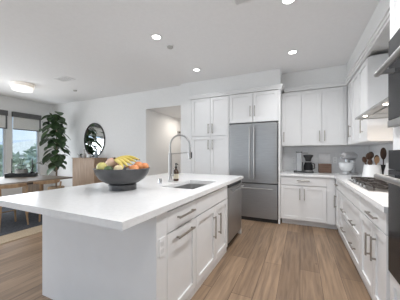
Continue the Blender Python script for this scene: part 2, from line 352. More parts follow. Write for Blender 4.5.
def base_box(parent, F, u0, u1, depth=.55, z0=.1, z1=.87, m='cab', toe=.0):
    b = MB(); t_ = .018
    b.box(u0, u0+t_, -depth, 0, z0, z1, F); b.box(u1-t_, u1, -depth, 0, z0, z1, F); b.box(u0+t_, u1-t_, -depth, 0, z0, z0+t_, F); b.box(u0+t_, u1-t_, -depth, -depth+t_, z0+t_, z1, F)
    b.box(u0+t_, u1-t_, -.05, -.032, z0+t_, z1, F)
    return obj('body', b, m, parent)
def add_door(parent, F, u0, u1, z0, z1, hu=None, hz=None, L=.2, vert=True, name='door'):
    d = obj(name, shaker(F, u0, u1, z0, z1), 'cab', parent)
    if hu is not None: obj('handle', pull(F, hu, hz, L, vert), 'nickel', d)
    return d
def add_drawer(parent, F, u0, u1, z0, z1, handles=(), hz=None, L=.2, shk=False):
    d = obj('drawer', shaker(F, u0, u1, z0, z1, rail=.05) if shk else slab(F, u0, u1, z0, z1), 'cab', parent)
    for hu in handles: obj('handle', pull(F, hu, hz if hz else (z0+z1)/2, L, False), 'nickel', d)
    return d
wc = thing('waste_cabinet', 'narrow white island cabinet with horizontal handles on drawer and door', 'cabinet', (-1.1, 1.5, 0))
base_box(wc, FI, 1.274, 1.738, z0=.07); obj('toe_board', MB().box(1.274, 1.738, -.03, .006, 0, .068, FI), 'cab', wc)
add_drawer(wc, FI, 1.274, 1.738, .70, .855, [1.535], .785, .27)
add_door(wc, FI, 1.274, 1.738, .07, .695, 1.525, .635, .27, False)
sc_ = thing('sink_cabinet', 'white two door island cabinet below the sink with vertical handles', 'cabinet', (-1.1, 2.2, 0))
bb = MB(); t_ = .018
for a in (1.742, 2.65): bb.box(a, a+t_, -.55, 0, .07, .87, FI)
bb.box(1.76, 2.65, -.55, 0, .07, .088, FI); bb.box(1.76, 2.65, -.05, -.032, .088, .69, FI)
obj('body', bb, 'cab', sc_)
obj('toe_board', MB().box(1.742, 2.668, -.03, .006, 0, .068, FI), 'cab', sc_); obj('false_front', slab(FI, 1.742, 2.668, .70, .855), 'cab', sc_)
add_door(sc_, FI, 1.742, 2.235, .07, .695, 2.165, .475, .24)
add_door(sc_, FI, 2.235, 2.668, .07, .695, 2.325, .475, .24)
# dishwasher
dw = thing('dishwasher', 'stainless steel dishwasher with tubular handle at the far end of the island', 'dishwasher', (-1.1, 3.0, 0))
obj('tub', MB().box(2.69, 3.34, -.56, -.002, .09, .85, FI), 'dark', dw)
d_ = obj('door', MB().box(2.685, 3.345, 0, .03, .10, .815, FI, bev=.004), 'steel2', dw)
hm = MB(); hm.tube([FI @ Vector((2.74, .075, .775)), FI @ Vector((3.29, .075, .775))], .013)
for u in (2.78, 3.25): hm.tube([FI @ Vector((u, .03, .775)), FI @ Vector((u, .075, .775))], .009)
obj('handle', hm, 'steel2', d_, True)
obj('control_strip', MB().box(2.685, 3.345, 0, .026, .82, .865, FI), 'black', dw)
obj('toe_panel', MB().box(2.685, 3.345, -.05, -.03, 0, .09, FI), 'dark', dw)
# outlet on island stile
ol = thing('wall_outlet', 'white outlet plate on the near right stile of the island', 'outlet', (IX+.02, 1.2, .64))
obj('cover_plate', MB().box(1.175, 1.24, .02, .026, .575, .70, FI, bev=.002), 'plate', ol)
for z in (.612, .662): obj('socket', MB().box(1.19, 1.225, .026, .028, z-.016, z+.016, FI), 'frame', ol)
# sink
sk = MB()
def rrect(x0, x1, y0, y1, r, z, n=5):
    out = []
    for cx, cy, a0 in ((x1-r, y1-r, 0), (x0+r, y1-r, PI/2), (x0+r, y0+r, PI), (x1-r, y0+r, 1.5*PI)):
        for i in range(n+1): a = a0+PI/2*i/n; out.append((cx+r*math.cos(a), cy+r*math.sin(a), z))
    return out
loops = [rrect(sx0-.02, sx1+.02, sy0-.02, sy1+.02, .06, .871), rrect(sx0+.004, sx1-.004, sy0+.004, sy1-.004, .05, .871), rrect(sx0+.008, sx1-.008, sy0+.008, sy1-.008, .05, .72), rrect(sx0+.04, sx1-.04, sy0+.04, sy1-.04, .05, .69)]
rv = [[sk.bm.verts.new(p) for p in L] for L in loops]
for A, B in zip(rv, rv[1:]):
    for i in range(len(A)): sk.bm.faces.new((A[i], A[(i+1) % len(A)], B[(i+1) % len(A)], B[i]))
sk.bm.faces.new(rv[-1])
so = obj('kitchen_sink', sk, 'sinksteel', None, True); tag(so, 'stainless undermount sink basin set in the island worktop', 'sink')
obj('drain', MB().lathe([(.045, 0), (.045, .004), (.03, .004), (.025, .002), (0, .002)], (-1.15, 2.24, .69)), 'chrome', so, True)
# corner rounders of sink opening are hidden; faucet
fx, fy = -1.50, 2.32
fa = thing('kitchen_faucet', 'tall chrome spring neck faucet behind the island sink', 'faucet', (fx, fy, .915))
obj('base', MB().lathe([(.032, 0), (.032, .012), (.026, .02), (.022, .06), (.022, .36), (.017, .365), (0, .365)], (fx, fy, .915)), 'steel2', fa, True)
arc = [(fx, fy, 1.27)]
R = .13; zc = 1.375
ddx, ddy = .985, .17
arc.append((fx, fy, 1.325))
for i in range(13):
    a = PI-PI*i/12; arc.append((fx+ddx*(R+R*math.cos(a)), fy+ddy*(R+R*math.cos(a)), zc+R*math.sin(a)))
arc.append((fx+ddx*2*R, fy+ddy*2*R, 1.34)); 
obj('hose', MB().tube(arc, .0085), 'steel2', fa, True)
# spring coil around the hose
pts = [Vector(p) for p in arc]; cum = [0]
for p, q in zip(pts, pts[1:]): cum.append(cum[-1]+(q-p).length)
def at(s):
    for i in range(len(cum)-1):
        if s <= cum[i+1]+1e-9: f_ = (s-cum[i])/(cum[i+1]-cum[i]); return pts[i].lerp(pts[i+1], f_), (pts[i+1]-pts[i]).normalized()
    return pts[-1], (pts[-1]-pts[-2]).normalized()
coil = []; turns = 44; side = Vector((-ddy, ddx, 0))
for i in range(turns*8+1):
    p, d = at(cum[-1]*i/(turns*8)); a = 2*PI*i/8; n_ = d.cross(side).normalized(); coil.append(p+(side*math.cos(a)+n_*math.sin(a))*.0112)
obj('spring', MB().tube(coil, .0024, n=5), 'steel2', fa, True)
hx, hy = fx+ddx*2*R, fy+ddy*2*R
obj('spray_head', MB().lathe([(.012, 0), (.019, .002), (.019, .07), (.014, .09), (.012, .15), (0, .15)], (hx, hy, 1.20)), 'steel2', fa, True)
obj('spray_lever', MB().box(hx+.016, hx+.032, hy-.006, hy+.006, 1.215, 1.29, bev=.003), 'black', fa)
am = MB(); am.tube([(fx, fy, 1.265), (hx-.02*ddx, hy-.02*ddy, 1.285)], .006)
am.lathe([(.024, 0), (.024, .016), (.0195, .016), (.0195, 0)], (hx, hy, 1.277), ring=True); obj('dock_arm', am, 'steel2', fa, True)
lv = MB(); lv.tube([(fx+.02, fy+.0, 1.0), (fx+.05, fy-.01, 1.0)], .012); lv.tube([(fx+.05, fy-.01, 1.0), (fx+.06, fy-.02, 1.09)], .005); obj('lever', lv, 'steel2', fa, True)
# soap bottle
sx, sy = -1.47, 2.41
sb = thing('soap_bottle', 'dark amber soap bottle with black pump beside the faucet', 'bottle', (sx, sy, .915))
obj('bottle', MB().lathe([(.030, 0), (.036, .006), (.036, .115), (.028, .14), (.013, .155), (.013, .17), (0, .17)], (sx, sy, .915)), 'amber', sb, True)
obj('label_band', MB().lathe([(.0364, .03), (.0368, .03), (.0368, .095), (.0364, .095)], (sx, sy, .915), ring=True), 'labelpaper', sb, True)
pm = MB(); pm.lathe([(.016, .168), (.016, .185), (.006, .19), (.006, .215), (.012, .217), (.012, .23), (0, .23)], (sx, sy, .915)); pm.tube([(sx, sy, 1.137), (sx+.035, sy-.02, 1.137), (sx+.042, sy-.024, 1.125)], .005); obj('pump', pm, 'black', sb, True)
ag = thing('air_gap', 'small chrome cylinder cap on the island near the faucet', 'air gap', (-1.50, 2.10, .915))
obj('cap', MB().lathe([(.022, 0), (.022, .055), (.019, .062), (0, .064)], (-1.50, 2.10, .915)), 'chrome', ag, True)
obj('collar', MB().lathe([(.027, 0), (.027, .006), (.0225, .008)], (-1.50, 2.10, .915)), 'chrome', ag, True)

# fruit bowl and fruit
bx, by = -1.605, 1.615; bz = .915
bo = thing('fruit_bowl', 'large charcoal pedestal bowl of fruit on the island', 'bowl', (bx, by, bz))
obj('vessel', MB().lathe([(.10, .062), (.155, .070), (.215, .11), (.248, .16), (.263, .205), (.269, .209), (.263, .213), (.253, .202), (.236, .16), (.20, .115), (.14, .086), (0, .08)], (bx, by, bz), 48), 'bowl', bo, True)
obj('foot', MB().lathe([(.115, 0), (.134, .004), (.134, .052), (.124, .064), (.09, .068), (0, .068)], (bx, by, bz), 40), 'bowl', bo, True)
rt = Vector((math.cos(.4362), math.sin(.4362), 0)); fw = Vector((-math.sin(.4362), math.cos(.4362), 0))
def bp(r, f, z): p = Vector((bx, by, bz+z))+rt*r+fw*f; return tuple(p)
def fruit(name, label, r, f, z, rad, m, group=None, sq=(1, 1, 1), stem=True):
    c = bp(r, f, z); t_ = thing(name, label, name.split('_')[-1] if name != 'nectarine' else 'fruit', c, group)
    obj('skin', MB().lathe([(0, -rad*.92*sq[2]), (rad*.25, -rad*.97*sq[2]), (rad*.62, -rad*.76*sq[2]), (rad*.93, -rad*.36*sq[2]), (rad, 0), (rad*.93, rad*.4*sq[2]), (rad*.66, rad*.78*sq[2]), (rad*.3, rad*.96*sq[2]), (rad*.1, rad*.9*sq[2]), (0, rad*.86*sq[2])], c, 22), m, t_, True)
    if stem: obj('stem', MB().tube([(c[0], c[1], c[2]+rad*.84*sq[2]), (c[0]+.004, c[1], c[2]+rad*.84*sq[2]+.02)], .0025, 6), 'bananatip', t_)
    return t_
fruit('mango', 'large pink and cream mango at the left of the bananas', -.13, .075, .245, .072, 'melon', sq=(1, 1, .95))
fruit('pear', 'yellow green pear at the left front rim of the bowl', -.165, -.09, .215, .050, 'lemon', sq=(1, 1, 1.15))
fruit('apple', 'cream apple in the front middle of the bowl below the bananas', .02, -.16, .205, .045, 'apple')
fruit('orange', 'largest orange in the bowl right of the bananas', .15, .03, .225, .050, 'orange', 'oranges in the fruit bowl', stem=False)
fruit('orange', 'orange nearest the front right rim of the bowl', .15, -.105, .205, .045, 'orange', 'oranges in the fruit bowl', stem=False)
fruit('orange', 'orange at far right of the bowl behind the other oranges', .19, .115, .215, .044, 'orange', 'oranges in the fruit bowl', stem=False)
fruit('lime', 'dark green avocado like lime between pear and apple at the front', -.07, -.165, .20, .042, 'leaf2', stem=False)
fruit('nectarine', 'dark stone fruit in the gap right of the apple', .09, -.16, .195, .036, 'bowl', stem=False)
nests = [(-.05, .02, .16, .06), (.05, .08, .16, .06), (-.02, -.06, .15, .05)]
fruit('orange', 'orange underneath the bananas deep in the bowl', .04, .05, .185, .05, 'orange', 'oranges in the fruit bowl', stem=False)
bn = thing('banana_bunch', 'bunch of yellow bananas lying across the top of the bowl', 'bananas', bp(0, 0, .27))
for k in range(5):
    pts_ = []; rad_ = []
    for i in range(11):
        q = i/10; r = -.075+(.235-.022*k)*q; fz = .035-.012*k-(.012+.036*k)*q; z = .297-.004*k+.030*math.sin(PI*(q*.8+.1))-(.012+.0165*k)*q
        pts_.append(bp(r, fz, z)); rad_.append([.007, .010, .0145, .0165, .0175, .018, .0175, .0165, .0145, .009, .005][i])
    bo_ = obj('banana', MB().tube(pts_, rad_, 7), 'banana', bn, True)
    obj('tip', MB().tube([pts_[-1], tuple(Vector(pts_[-1])+(Vector(pts_[-1])-Vector(pts_[-2]))*.3)], [.0052, .004], 7), 'bananatip', bo_, True)
obj('stalk', MB().tube([bp(-.082, .04, .298), bp(-.105, .045, .312)], [.013, .010], 8), 'bananatip', bn, True)

# ================================================================= FRIDGE WALL
FB = frame_back(4.135)
pc = thing('pantry_cabinet', 'tall white four door pantry cabinet left of the refrigerator', 'cabinet', (-1.72, 4.45, 0))
pb = MB(); pb.box(-2.157, -2.12, -.64, .02, 0, 2.44, FB); pb.box(-1.298, -1.281, -.64, .02, 0, 2.44, FB); pb.box(-2.12, -1.298, -.64, -.01, 2.42, 2.44, FB); pb.box(-2.12, -1.298, -.64, -.01, .10, .118, FB); pb.box(-2.12, -1.298, -.05, -.03, .118, 2.42, FB); pb.box(-2.12, -1.298, -.09, -.07, 0, .10, FB)
obj('body', pb, 'cab', pc)
for (u0, u1, hu) in ((-2.118, -1.685, -1.725), (-1.685, -1.30, -1.635)):
    add_door(pc, FB, u0, u1, .105, 1.635, hu, 1.46, .2); add_door(pc, FB, u0, u1, 1.64, 2.435, hu, 1.79, .2)
oc = thing('overhead_cabinet', 'white two door cabinet above the refrigerator', 'cabinet', (-.82, 4.45, 1.87))
ob = MB(); ob.box(-1.28, -1.262, -.64, 0, 1.872, 2.44, FB); ob.box(-.372, -.356, -.64, 0, 1.872, 2.44, FB); ob.box(-1.262, -.372, -.64, 0, 1.872, 1.89, FB); ob.box(-1.262, -.372, -.05, -.03, 1.89, 2.44, FB)
obj('body', ob, 'cab', oc)
add_door(oc, FB, -1.275, -.815, 1.875, 2.435, -.86, 2.08, .2); add_door(oc, FB, -.815, -.36, 1.875, 2.435, -.775, 2.08, .2)
tag(obj('side_panel', MB().box(-.355, -.322, -.64, .02, 0, 2.44, FB), 'cab'), 'tall white panel on the right side of the refrigerator', 'panel')
# fridge
rf = thing('refrigerator', 'stainless french door refrigerator with bottom freezer drawer', 'refrigerator', (-.82, 4.45, 0))
obj('cabinet', MB().box(-1.265, -.37, 4.15, 4.74, .05, 1.84), 'dark', rf)
def fdoor(x0, x1, z0, z1):   # slightly bowed door skin
    m = MB(); n = 10; pr = []
    for i in range(n+1):
        q = i/n; pr.append((x0+(x1-x0)*q, 4.095-.012*math.sin(PI*min(1, max(0, q)))**.5))
    m.prism([(x1, 4.148), (x0, 4.148)]+pr, z0, z1); return m
for (x0, x1, hx_) in ((-1.268, -.821, -.86), (-.817, -.37, -.778)):
    d_ = obj('door', fdoor(x0, x1, .725, 1.845), 'steel', rf, True)
    h_ = MB(); h_.tube([(hx_, 4.035, .80), (hx_, 4.035, 1.77)], .013)
    for z in (.86, 1.71): h_.tube([(hx_, 4.09, z), (hx_, 4.035, z)], .009)
    obj('handle', h_, 'steel2', d_, True)
d_ = obj('freezer_drawer', fdoor(-1.268, -.37, .075, .705), 'steel', rf, True)
h_ = MB(); h_.tube([(-1.2, 4.035, .625), (-.44, 4.035, .625)], .013)
for x in (-1.12, -.52): h_.tube([(x, 4.09, .625), (x, 4.035, .625)], .009)
obj('handle', h_, 'steel2', d_, True)
obj('toe_grille', MB().box(-1.26, -.375, 4.13, 4.15, .0, .07), 'dark', rf)

# ================================================================= BACK RUN (right of fridge)
FU = frame_back(4.438)
uc = thing('wall_cabinet', 'white three door wall cabinet above the coffee machine', 'cabinet', (.2, 4.6, 1.42))
ub = MB(); ub.box(-.320, XR-.013, -.33, -.0, 1.419, 1.437, FU); ub.box(-.320, XR-.013, -.33, 0, 2.43, 2.445, FU); ub.box(-.320, -.302, -.33, 0, 1.437, 2.43, FU); ub.box(-.302, .736, -.04, -.02, 1.437, 2.43, FU)
obj('body', ub, 'cab', uc)
for (u0, u1, hu) in ((-.318, .022, -.28), (.022, .355, .315), (.355, .69, .395)): add_door(uc, FU, u0, u1, 1.425, 2.435, hu, 1.59, .19)
obj('corner_filler', MB().box(.692, .734, 0, .018, 1.42, 2.44, FU), 'cab', uc)
FR = frame_right(.756)
rc = thing('corner_wall_cabinet', 'white wall cabinet on the right wall before the range hood', 'cabinet', (.95, 3.8, 1.42))
ub = MB(); ub.box(3.20, 4.437, -.36, 0, 1.419, 1.437, FR); ub.box(3.20, 4.437, -.36, 0, 2.43, 2.445, FR); ub.box(3.20, 3.22, -.36, .018, 1.437, 2.43, FR); ub.box(3.22, 4.437, -.04, -.02, 1.437, 2.43, FR)
obj('body', ub, 'cab', rc)
add_door(rc, FR, 4.085, 4.385, 1.425, 2.435, 4.135, 1.63, .19); add_door(rc, FR, 3.65, 4.08, 1.425, 2.435); add_door(rc, FR, 3.222, 3.645, 1.425, 2.435, 3.395, 1.63, .19)
FBB = frame_back(4.16)
bc = thing('base_cabinet', 'white base cabinet under the coffee machine with wide drawer and two doors', 'cabinet', (.1, 4.5, 0))
bb = MB(); bb.box(-.320, -.302, -.6, 0, .1, .875, FBB); bb.box(-.302, XR-.02, -.6, 0, .1, .118, FBB); bb.box(-.302, .55, -.05, -.03, .118, .875, FBB); bb.box(-.302, .566, -.10, -.075, 0, .10, FBB)
obj('body', bb, 'cab', bc)
add_drawer(bc, FBB, -.318, .405, .715, .868, [.05], .80, .2)
add_door(bc, FBB, -.318, .032, .105, .71, -.003, .565, .2); add_door(bc, FBB, .032, .405, .105, .71, .067, .565, .2)
obj('corner_stile', MB().box(.407, .528, 0, .018, .1, .87, FBB), 'cab', bc)
FBR = frame_right(.55)
def rcab(name, label, u0, u1):
    t_ = thing(name, label, 'cabinet', (.85, (u0+u1)/2, 0)); base_box(t_, FBR, u0, u1, .55, .1, .875)
    obj('toe_board', MB().box(u0, u1, -.036, -.016, 0, .098, FBR), 'cab', t_); return t_
nc = rcab('corner_cabinet', 'narrow white base cabinet in the kitchen corner with one door', 3.66, 4.135)
add_drawer(nc, FBR, 3.662, 4.10, .715, .868, [3.95], .78, .16); add_door(nc, FBR, 3.662, 4.10, .105, .71, 4.05, .50, .2)
dc = rcab('drawer_cabinet', 'white deep drawer cabinet below the gas cooktop', 2.56, 3.656)
add_drawer(dc, FBR, 2.562, 3.654, .715, .868)
add_drawer(dc, FBR, 2.562, 3.654, .41, .71, (3.38, 2.83), .515, .2, True); add_drawer(dc, FBR, 2.562, 3.654, .105, .405, (3.38, 2.83), .262, .2, True)
ec = rcab('double_door_cabinet', 'white base cabinet with drawer and two doors beside the oven tower', 1.816, 2.556)
add_drawer(ec, FBR, 1.85, 2.554, .715, .868, [2.13], .78, .22)
add_door(ec, FBR, 2.152, 2.554, .105, .71, 2.225, .51, .19); add_door(ec, FBR, 1.85, 2.148, .105, .71, 2.075, .53, .19)
tp = MB(); tp.prism([(-.320, 4.10), (.506, 4.10), (.506, 1.812), (XR-.013, 1.812), (XR-.013, YB-.013), (-.320, YB-.013)], .876, .915)
tag(obj('perimeter_countertop', tp, 'quartz'), 'white quartz worktop running round the corner of the kitchen walls', 'countertop')

# cooktop
ct = thing('gas_cooktop', 'stainless gas cooktop with dark cast iron grates', 'cooktop', (.86, 3.0, .915))
obj('tray', MB().box(.585, 1.05, 2.48, 3.48, .915, .924, bev=.003), 'steel2', ct)
for k in range(3):
    y0, y1 = 2.50+k*.32, 2.50+k*.32+.31; gm = MB(); zt = .965
    gm.box(.62, .635, y0, y1, zt-.014, zt); gm.box(1.02, 1.035, y0, y1, zt-.014, zt); gm.box(.62, 1.035, y0, y0+.014, zt-.014, zt); gm.box(.62, 1.035, y1-.014, y1, zt-.014, zt)
    for x in (.73, .84, .945): gm.box(x-.006, x+.006, y0, y1, zt-.012, zt)
    gm.box(.62, 1.035, (y0+y1)/2-.006, (y0+y1)/2+.006, zt-.012, zt)
    for x in (.62, 1.021):
        for y in (y0, y1-.014): gm.box(x, x+.014, y, y+.014, .924, zt-.012)
    obj('grate', gm, 'iron', ct)
for (x, y, r) in ((.74, 2.68, .045), (.94, 2.68, .038), (.84, 3.0, .06), (.74, 3.33, .038), (.94, 3.33, .045)):
    bu = obj('burner', MB().lathe([(r, 0), (r, .012), (r*.8, .014), (r*.8, .022), (0, .024)], (x, y, .924), 20), 'iron', ct, True)
for k in range(5):
    obj('knob', MB().lathe([(.016, 0), (.014, .022), (0, .023)], (.605, 2.72+k*.14, .924), 14), 'steel2', ct, True)

# hood
hd = thing('range_hood', 'stainless range hood with lit underside above the cooktop', 'range hood', (.86, 2.6, 1.675))
hb_ = MB(); X0, X1, Y0, Y1, Z0 = .60, XR-.013, 2.06, 3.13, 1.675
HZ = .022; hb_.box(X0, X0+.012, Y0, Y1, Z0, Z0+HZ); hb_.box(X0+.012, X1, Y0, Y0+.012, Z0, Z0+HZ); hb_.box(X0+.012, X1, Y1-.012, Y1, Z0, Z0+HZ); hb_.box(X1-.012, X1, Y0+.012, Y1-.012, Z0, Z0+HZ)
hb_.box(X0+.012, X1-.012, Y0+.012, Y1-.012, Z0+.012, Z0+HZ)
obj('canopy', hb_, 'steel2', hd)
fl = MB(); 
for k in range(3): fl.box(X0+.09, X1-.06, Y0+.06+k*.325, Y0+.06+k*.325+.3, Z0+.004, Z0+.011)
obj('filter', fl, 'steel2', hd)
obj('chimney', MB().box(.86, X1, 2.42, 2.74, Z0+.0225, 2.44), 'steel', hd)
for y in (2.30, 2.93): obj('lamp', MB().lathe([(.018, -.006), (.02, 0), (0, .001)], (X0+.055, y, Z0+.011), 16), 'hoodled', hd)
l = bpy.data.lights.new('hood_lamp', 'AREA'); l.size = .5; l.energy = 5.0; l.color = (1, .86, .72); lo = bpy.data.objects.new('hood_lamp', l); COL.objects.link(lo); lo.location = (.84, 2.6, 1.66)

# oven tower
TX = .55
tw = thing('oven_cabinet', 'tall white cabinet housing the built in ovens at the right edge', 'cabinet', (.85, 1.4, 0))
tb = MB(); y0, y1 = 1.02, 1.80
tb.box(TX, XR-.001, y1-.022, y1, 0, 2.50); tb.box(TX, XR-.001, y0, y0+.022, 0, 2.50); tb.box(TX, XR-.001, y0+.022, y1-.022, 1.997, 2.50); tb.box(TX, XR-.001, y0+.022, y1-.022, 1.292, 1.436); tb.box(TX, XR-.001, y0+.022, y1-.022, .09, .508); tb.box(TX+.05, XR-.001, y0+.022, y1-.022, 0, .09); tb.box(TX-.0, XR-.001, y0, y1, 2.50, CZ-.002)
obj('body', tb, 'cab', tw)
FT = frame_right(TX)
obj('drawer', shaker(FT, y0+.004, y1-.004, .095, .50, th=.018), 'cab', tw)
for (u0, u1) in ((y0+.004, 1.413), (1.417, y1-.004)): obj('door', shaker(FT, u0, u1, 2.005, 2.49, th=.018), 'cab', tw)
def oven(label, name, z0, z1, hz, strip, foot):
    t_ = thing(name, label, 'oven', (.8, 1.415, z0)); a, b_ = y0+.022, y1-.012
    obj('case', MB().box(TX+.004, 1.0, a+.01, b_-.022, z0+.01, z1-.01), 'dark', t_)
    obj('control_panel', MB().box(TX-.028, TX+.003, a, b_-.004, z1-strip, z1), 'oventrim', t_)
    d_ = obj('door', MB().box(TX-.03, TX+.003, a, b_-.004, z0+foot, z1-strip-.004, bev=.003), 'glassblack', t_)
    h_ = MB(); h_.tube([(.447, a+.03, hz), (.447, b_-.06, hz)], .017, 12)
    for u in (a+.08, b_-.10): h_.box(.447, TX-.028, u-.012, u+.012, hz-.012, hz+.012)
    obj('handle', h_, 'steel2', d_, True)
    if foot > .01: obj('lower_trim', MB().box(TX-.034, TX+.003, a, b_-.004, z0, z0+foot-.003, bev=.003), 'steel2', t_)
oven('upper built in oven with black glass door and steel handle', 'wall_oven', 1.438, 1.995, 1.775, .17, .045)
oven('lower built in oven with black glass door and steel handle', 'wall_oven', .51, 1.29, 1.125, .12, 0)

# ================================================================= COUNTER OBJECTS
# drip coffee machine
kx, ky = .06, 4.54
cm = thing('coffee_maker', 'silver and black drip coffee machine on the back counter', 'coffee maker', (kx, ky, .915))
obj('base', MB().box(kx-.17, kx+.17, ky-.08, ky+.08, .915, .945, bev=.006), 'black', cm)
obj('tower', MB().box(kx-.12, kx-.03, ky-.06, ky+.06, .945, 1.29, bev=.008), 'steel2', cm)
obj('water_lid', MB().box(kx-.13, kx-.02, ky-.065, ky+.065, 1.29, 1.31, bev=.004), 'black', cm)
obj('outlet_arm', MB().tube([(kx-.03, ky, 1.28), (kx+.03, ky, 1.285), (kx+.08, ky, 1.28)], .008), 'steel2', cm, True)
obj('brew_basket', MB().lathe([(.045, 0), (.06, .06), (.085, .10), (.085, .12), (.03, .13), (0, .13)], (kx+.08, ky, 1.125), 20), 'black', cm, True)
cf = obj('carafe', MB().lathe([(.07, 0), (.078, .02), (.078, .09), (.06, .14), (.055, .155), (0, .155)], (kx+.08, ky, .957), 20), 'glassblack', cm, True)
obj('carafe_handle', MB().tube([(kx+.15, ky-.02, 1.09), (kx+.185, ky-.03, 1.08), (kx+.185, ky-.03, 1.0), (kx+.155, ky-.02, .985)], .009, 8), 'black', cf, True)
obj('warming_plate', MB().lathe([(.08, 0), (.08, .012), (0, .012)], (kx+.08, ky, .945), 20), 'steel2', cm, True)
obj('side_post', MB().box(kx-.025, kx-.01, ky-.04, ky+.04, .95, 1.11), 'black', cm)
# walnut box + marble board
tag(obj('wooden_box', MB().box(.315, .525, 4.58, 4.69, .915, 1.085, bev=.006), 'walnut'), 'dark walnut box standing on the back counter before a white board', 'box')
bm_ = MB(); bm_.box(.325, .52, 4.735, 4.755, .915, 1.28, bev=.008)
tag(obj('marble_board', bm_, 'marble'), 'white marble board leaning upright behind the walnut box', 'cutting board')
# stand mixer
mx_, my = .76, 4.46
sm = thing('stand_mixer', 'silver stand mixer with white bowl in the counter corner', 'mixer', (mx_, my, .915))
obj('base', MB().box(mx_-.15, mx_+.16, my-.085, my+.085, .915, .945, bev=.012), 'mixersilver', sm, True)
obj('column', MB().lathe([(.06, 0), (.055, .1), (.055, .22), (0, .23)], (mx_+.09, my, .945), 18, sx=.8), 'mixersilver', sm, True)
hdm = MB(); hdm.tube([(mx_-.14, my, 1.235), (mx_-.12, my, 1.235), (mx_-.02, my, 1.24), (mx_+.08, my, 1.24), (mx_+.15, my, 1.225), (mx_+.165, my, 1.22)], [.04, .058, .068, .068, .055, .03], 18)
ho = obj('motor_head', hdm, 'mixersilver', sm, True)
obj('hub_cap', MB().tube([(mx_-.155, my, 1.235), (mx_-.139, my, 1.235)], .025, 14), 'chrome', ho, True)
obj('beater_shaft', MB().tube([(mx_-.06, my, 1.19), (mx_-.06, my, 1.13)], .016, 10), 'chrome', sm, True)
obj('mixing_bowl', MB().lathe([(.05, 0), (.055, .012), (.045, .02), (.085, .05), (.11, .10), (.115, .165), (.119, .168), (.112, .172), (.10, .1), (.06, .05), (0, .04)], (mx_-.05, my, .945), 26), 'ceramic', sm, True)
sm.rotation_euler = (0, 0, .75)
# utensil crock and utensils
ux, uy = .905, 3.70
uk = thing('utensil_crock', 'white tapered ceramic crock of wooden utensils behind the cooktop', 'crock', (ux, uy, .915))
obj('vessel', MB().lathe([(.115, 0), (.118, .01), (.092, .20), (.086, .204), (.084, .198), (.10, .03), (0, .025)], (ux, uy, .915), 28), 'ceramic', uk, True)
def spoon(label, dr, df, lr, lf, L, m, kind='wooden_spoon', hw=.032, hl=.045, cx=ux, cy=uy, z0=.945):
    a = Vector((cx, cy, z0))+rt*dr+fw*df; d = (rt*lr+fw*lf+Vector((0, 0, 1))).normalized(); b_ = a+d*L
    t_ = thing(kind, label, 'utensil', tuple(a), 'wooden utensils in the crock')
    obj('handle', MB().tube([a, a.lerp(b_, .6), b_], [.006, .0065, .008], 7), m, t_, True)
    rot = d.to_track_quat('Z', 'Y').to_matrix().to_4x4(); F = Matrix.Translation(b_+d*hl*.8) @ rot
    mb = MB(); mb.ball((0, 0, 0), hw, .010, hl, None); 
    ang = math.atan2(rt.y, rt.x)
    R_ = Matrix.Translation(b_+d*hl*.8) @ Vector((0, 0, 1)).rotation_difference(d).to_matrix().to_4x4() @ Matrix.Rotation(ang, 4, 'Z')
    for v in mb.bm.verts: v.co = R_ @ v.co
    obj('head', mb, m, t_, True)
spoon('round dark wooden spoon leaning left in the white crock', -.01, 0, -.10, .0, .25, 'spoon', hw=.05, hl=.05)
spoon('dark wooden spoon leaning furthest left in the white crock', -.03, .0, -.28, .05, .215, 'spoon', hw=.033, hl=.045)
spoon('pale wooden spoon at the front of the white crock', .012, -.04, .05, -.05, .20, 'spoonlight', hw=.036, hl=.05)
spoon('dark wooden ladle at the right side in the white crock', .04, .01, .20, .1, .225, 'spoon', hw=.036, hl=.05)
spoon('second dark wooden spoon leaning right at the back of the white crock', .02, .05, .12, .12, .27, 'spoon', hw=.04, hl=.05)
spoon('short dark wooden spoon leaning left at the front of the white crock', -.03, -.03, -.16, -.08, .175, 'spoon', hw=.035, hl=.045)
tx, ty = 1.055, 3.80
tk = thing('black_tumbler', 'black canister between the white crock and the oven tower', 'canister', (tx, ty, .915))
obj('vessel', MB().lathe([(.05, 0), (.053, .005), (.060, .20), (.056, .20), (.05, .02), (0, .02)], (tx, ty, .915), 22), 'black', tk, True)
spoon('large dark wooden paddle standing in the black canister', 0, 0, .02, .02, .26, 'spoon', hw=.045, hl=.085, cx=tx, cy=ty)
tag(obj('white_bottle', MB().lathe([(.045, 0), (.048, .01), (.040, .12), (.022, .19), (.022, .235), (.0, .235)], (1.055, 3.63, .915), 20), 'ceramic', None, True), 'white ceramic bottle beside the oven tower behind the cooktop', 'bottle')
# backsplash outlet plates
for (x, lab) in ((-.12, 'white outlet plate on the backsplash left of the coffee machine'), (.60, 'white outlet plate on the backsplash between box and mixer')):
    o_ = thing('wall_outlet', lab, 'outlet', (x, YB-.013, 1.15)); obj('cover_plate', MB().box(x-.036, x+.036, YB-.018, YB-.0125, 1.09, 1.21, bev=.002), 'plate', o_)
    for z in (1.125, 1.175): obj('socket', MB().box(x-.017, x+.017, YB-.02, YB-.018, z-.014, z+.014), 'frame', o_)

# ================================================================= DINING AREA
rg = thing('area_rug', 'charcoal rug with wide tan border under the dining table', 'rug', (-5.3, 2.4, 0))
obj('border', MB().box(-6.75, -3.79, .30, 3.35, .0005, .010), 'rugborder', rg); obj('field', MB().box(-6.38, -4.15, .67, 2.98, .010, .013), 'rug', rg)
dt = thing('dining_table', 'dark wood dining table on the charcoal rug by the windows', 'table', (-5.35, 2.6, .013))
obj('tabletop', MB().box(-6.1, -4.66, 1.30, 3.18, .715, .75, bev=.006), 'tabletop', dt)
obj('apron', MB().box(-5.9, -4.86, 1.5, 2.95, .66, .715), 'tabletop', dt)
for y in (1.6, 2.7): obj('leg_slab', MB().box(-5.70, -5.05, y, y+.09, .013, .66, bev=.004), 'oak', dt)
